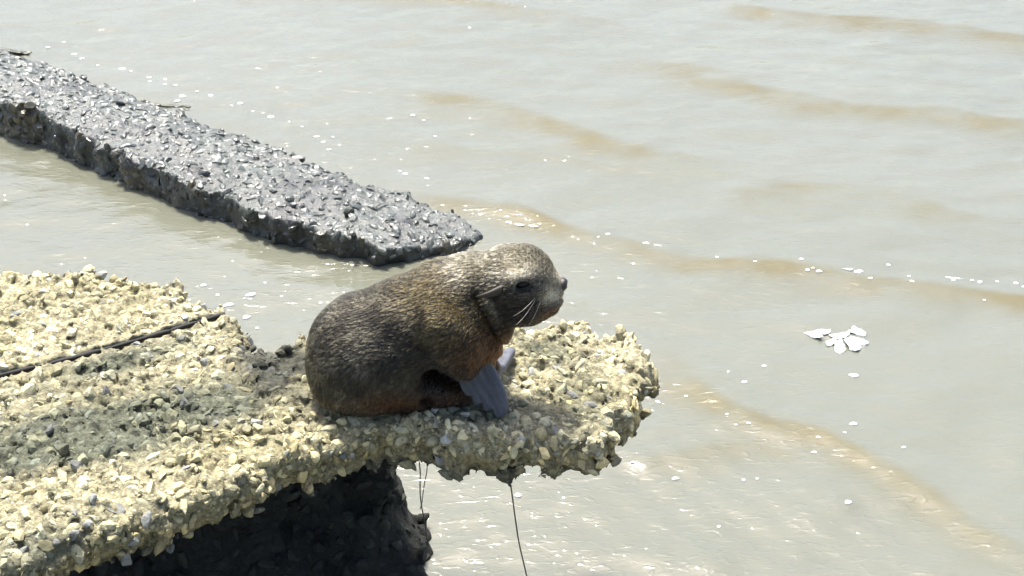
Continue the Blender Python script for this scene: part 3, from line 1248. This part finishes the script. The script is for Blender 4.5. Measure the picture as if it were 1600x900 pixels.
# foam bubbles: flattened domes with little satellite bubbles
BUB = []
for s in range(6):
    g = np.random.default_rng(400 + s)
    V = ICO_V.copy()
    V[:, 2] = np.where(V[:, 2] < 0, V[:, 2] * 0.35, V[:, 2] * 0.8)
    ang = np.arctan2(V[:, 1], V[:, 0])
    V[:, :2] *= (1 + 0.16 * np.sin(ang * 2 + g.random() * 6) + 0.10 * np.sin(ang * 3 + g.random() * 6))[:, None]
    V *= [1.25, 0.9, 0.55]
    me = mesh_np('foam_bubble', V, ICO_T)
    me.materials.append(M_FOAM)
    BUB.append(me)


def bubbles(pts, label, group, seed):
    g = np.random.default_rng(seed)
    for (px, py, r) in pts:
        p = PZ(px, py, ZW)
        p = PZ(px, py, water_z(p[0], p[1]))
        dep = project(p)[2][0]
        o = bpy.data.objects.new('foam_bubble', BUB[int(g.integers(6))])
        scene.collection.objects.link(o)
        o.location = (p[0], p[1], water_z(p[0], p[1]) + 0.0005)
        o.rotation_euler = (0, 0, g.normal(0, 0.3))
        o.scale = (0.72 * r * dep / F,) * 3
        tag(o, label, 'foam bubble', group)


bubbles([(75, 74, 4), (100, 66, 3), (116, 85, 5), (128, 92, 5), (153, 102, 3), (191, 108, 6), (205, 111, 3), (233, 121, 4), (234, 127, 3), (258, 124, 4), (258, 132, 3), (274, 133, 4),
         (277, 158, 6), (285, 151, 7), (308, 143, 3), (329, 149, 5), (362, 165, 3), (375, 162, 6), (395, 174, 3), (423, 183, 7), (452, 190, 3), (472, 198, 3), (495, 214, 5), (505, 222, 4),
         (520, 214, 3), (514, 234, 4), (625, 267, 3), (633, 272, 5), (667, 279, 4), (645, 180, 5), (662, 188, 3), (680, 213, 3)],
        'small white foam bubble drifting along the far side of the wet concrete beam', 'foam bubbles by the wet beam', 1)
bubbles([(318, 446, 6), (340, 461, 4), (392, 461, 9), (357, 477, 9), (385, 496, 8), (402, 513, 4), (414, 442, 3), (440, 463, 3)],
        'white foam bubble floating in the channel between cream slab and wet beam', 'foam bubbles in the channel', 2)
bubbles([(1028, 628, 5), (1163, 597, 5), (1138, 581, 3), (1194, 572, 4), (1072, 619, 3), (1170, 660, 4), (1150, 663, 3), (1272, 707, 5), (1279, 682, 4), (1320, 676, 3), (1055, 748, 6),
         (1162, 750, 4), (1183, 748, 3), (990, 722, 5), (1333, 663, 7), (1325, 785, 7), (1412, 699, 4), (1123, 823, 4), (809, 774, 7), (1136, 647, 3), (1334, 587, 8)],
        'small white foam bubble on open water near the end of the cream slab', 'foam bubbles on open water', 3)
bubbles([(1252, 405, 4), (1262, 421, 5), (1280, 423, 6), (1270, 418, 3), (1360, 435, 4), (1425, 440, 4), (1388, 414, 4), (1490, 438, 4), (1531, 441, 5), (1558, 440, 3), (1587, 443, 5), (1600, 448, 4),
         (1420, 432, 3), (1538, 468, 3), (950, 366, 4), (935, 370, 3), (1120, 402, 3), (1180, 408, 3)],
        'white foam bubble riding on the brown crest of the breaking wave', 'foam bubbles on the wave crest', 4)


def ribbon(px0, n, w, ln, seed, label, cat, name, mat):
    g = np.random.default_rng(seed)
    p = PZ(*px0, ZW)
    z0 = water_z(p[0], p[1])
    Vs, Ts, off = [], [], 0
    for i in range(n):
        k = int(g.integers(18))
        s = g.uniform(0.4, 1.0) * w
        q = np.array([g.uniform(-1, 1) * ln, g.normal(0, 0.25) * w * 2, g.uniform(-0.2, 0.3) * w])
        V = STONES[k] * s * [1.4, 1, 0.5] + q
        Vs.append(V)
        Ts.append(ICO_T + off)
        off += len(V)
    o = link(name, mesh_np(name, np.concatenate(Vs), np.concatenate(Ts)), mat)
    o.location = (p[0], p[1], z0)
    o.rotation_euler = (0, 0, R(-14))
    tag(o, label, cat, kind='thing')


# curl of foam on the breaking wave
ribbon((1328, 425), 9, 0.010, 0.030, 501, 'largest white curl of foam on the brown wave crest', 'foam', 'foam_curl', M_FOAM)
ribbon((1020, 384), 6, 0.007, 0.035, 511, 'short thread of foam on the wave crest right of the seal pup', 'foam', 'foam_curl', M_FOAM)
ribbon((1500, 440), 7, 0.007, 0.045, 513, 'long thread of foam on the wave crest beyond the plastic litter', 'foam', 'foam_curl', M_FOAM)
ribbon((268, 165), 22, 0.016, 0.085, 503, 'dark clump awash beside the middle of the wet beam', 'seaweed', 'dark_clump', M_CLUMP)  # row of dark lumps at the water surface
ribbon((14, 84), 22, 0.022, 0.075, 505, 'dark weed clump awash at the far end of the wet beam', 'seaweed', 'dark_clump', M_CLUMP)
ribbon((815, 352), 8, 0.010, 0.05, 507, 'small foam patch at the sunken tip of the wet beam', 'foam', 'foam_patch', M_FOAM)


# floating torn litter
def build_litter():
    c = PZ(1312, 533, ZW)
    root = link('plastic_litter', None)
    root.location = (0, 0, 0)
    tag(root, 'torn white plastic litter with several flaps floating on open water', 'litter')
    flaps = [[(1256, 520), (1275, 514), (1298, 516), (1296, 523), (1278, 523), (1284, 531), (1268, 527)],
             [(1296, 524), (1316, 522), (1322, 519), (1328, 522), (1318, 530), (1306, 532), (1300, 527)],
             [(1326, 515), (1334, 513), (1342, 517), (1353, 521), (1352, 525), (1336, 524), (1325, 521)],
             [(1327, 524), (1338, 529), (1358, 534), (1357, 538), (1342, 537), (1328, 530)],
             [(1318, 530), (1327, 525), (1338, 533), (1346, 543), (1340, 549), (1330, 548), (1322, 538)],
             [(1304, 537), (1315, 530), (1318, 540), (1322, 547), (1312, 553), (1305, 548)],
             [(1290, 535), (1303, 531), (1312, 531), (1304, 537), (1294, 540)]]
    import bmesh
    for i, f in enumerate(flaps):
        g = np.random.default_rng(600 + i)
        P_ = [PZ(a, b, ZW) for a, b in f]
        z0 = max(water_z(q[0], q[1]) for q in P_) + 0.002
        ctr = np.mean(P_, 0)
        bm = bmesh.new()
        vs = [bm.verts.new((q[0], q[1], z0 - 0.006 + 0.001 * i + g.uniform(-0.005, 0.004))) for q in P_]
        face = bm.faces.new(vs)
        r = bmesh.ops.poke(bm, faces=[face])
        for v in r['verts']:
            v.co.z += 0.007
        bmesh.ops.subdivide_edges(bm, edges=bm.edges[:], cuts=3, use_grid_fill=True)
        for v in bm.verts:
            v.co.z += 0.0035 * float(vnoise(np.array([v.co[:]]), 90, 610 + i)[0])
            v.co.x += 0.003 * float(vnoise(np.array([v.co[:]]), 120, 620 + i)[0])
            v.co.y += 0.004 * float(vnoise(np.array([v.co[:]]), 120, 630 + i)[0])
        ge = bmesh.ops.solidify(bm, geom=bm.faces[:], thickness=0.002)
        me = bpy.data.meshes.new('flap')
        bm.normal_update()
        bm.to_mesh(me)
        bm.free()
        for p in me.polygons:
            p.use_smooth = True
        link('flap', me, M_LITTER, root)


build_litter()


# wires hanging from the underside of the slab
def wire(pts, r, label):
    P_, fc, ring = [], [], 6
    n = 18
    pts = np.array(pts)
    tt = np.linspace(0, 1, len(pts))
    for i, t in enumerate(np.linspace(0, 1, n)):
        q = np.array([np.interp(t, tt, pts[:, k]) for k in range(3)])
        q[:2] += 0.0015 * np.sin(np.array([t * 9, t * 7 + 1]))
        for k in range(ring):
            an = 2 * math.pi * k / ring
            P_.append(q + np.array([math.cos(an) * r, math.sin(an) * r, 0]))
    fc = [(i * ring + k, i * ring + (k + 1) % ring, (i + 1) * ring + (k + 1) % ring, (i + 1) * ring + k) for i in range(n - 1) for k in range(ring)]
    fc = np.array(fc)
    o = link('hanging_wire', mesh_np('hanging_wire', np.array(P_), fc), M_WIRE)
    tag(o, label, 'wire', 'wires under the slab')


ya = PZ(655, 730, -0.09)[1] + 0.05
yb = PZ(795, 730, -0.09)[1] + 0.05
wire([PY(655, 722, ya), PY(656, 760, ya), PY(661, 800, ya), PY(666, 842, ya)], 0.0013, 'thin dark wire hanging from the slab beside the pier')
wire([PY(667, 722, ya + .01), PY(664, 758, ya + .01), PY(656, 796, ya + .01)], 0.0010, 'short thin wire slanting from the slab towards the pier')
wire([PY(791, 722, yb), PY(797, 760, yb), PY(803, 800, yb), PY(811, 845, yb), PY(822, 890, yb), PY(831, 940, yb), PY(834, 990, yb), PY(836, 1030, yb)], 0.0015, 'thin dark wire hanging alone from the slab over open water')

# loose pebbles by the flippers
for i, (px, py, r, c, lab) in enumerate([
        (671, 622, 0.0085, (0.50, 0.47, 0.36), 'pale pebble on the slab in front of the tucked hind flipper'),
        (684, 640, 0.0105, (0.52, 0.50, 0.42), 'largest pale pebble on the slab between hind flipper and front flipper'),
        (729, 636, 0.0080, (0.12, 0.14, 0.12), 'dark green pebble under the edge of the slate front flipper'),
        (728, 647, 0.0090, (0.45, 0.43, 0.36), 'pale pebble just below the dark pebble by the front flipper'),
        (660, 641, 0.0070, (0.46, 0.42, 0.30), 'small cream pebble left of the largest pale pebble')]):
    p = PZ(px, py, 0.006)
    o = bpy.data.objects.new('pebble', stone_mesh(3 + i, M_PEBBLE))
    scene.collection.objects.link(o)
    o.location = (p[0], p[1], float(slab_top(np.array([p[0]]), np.array([p[1]]))[0]) + r * 0.45)
    o.scale = (r, r, r)
    o.color = (*c, 1)
    tag(o, lab, 'pebble')
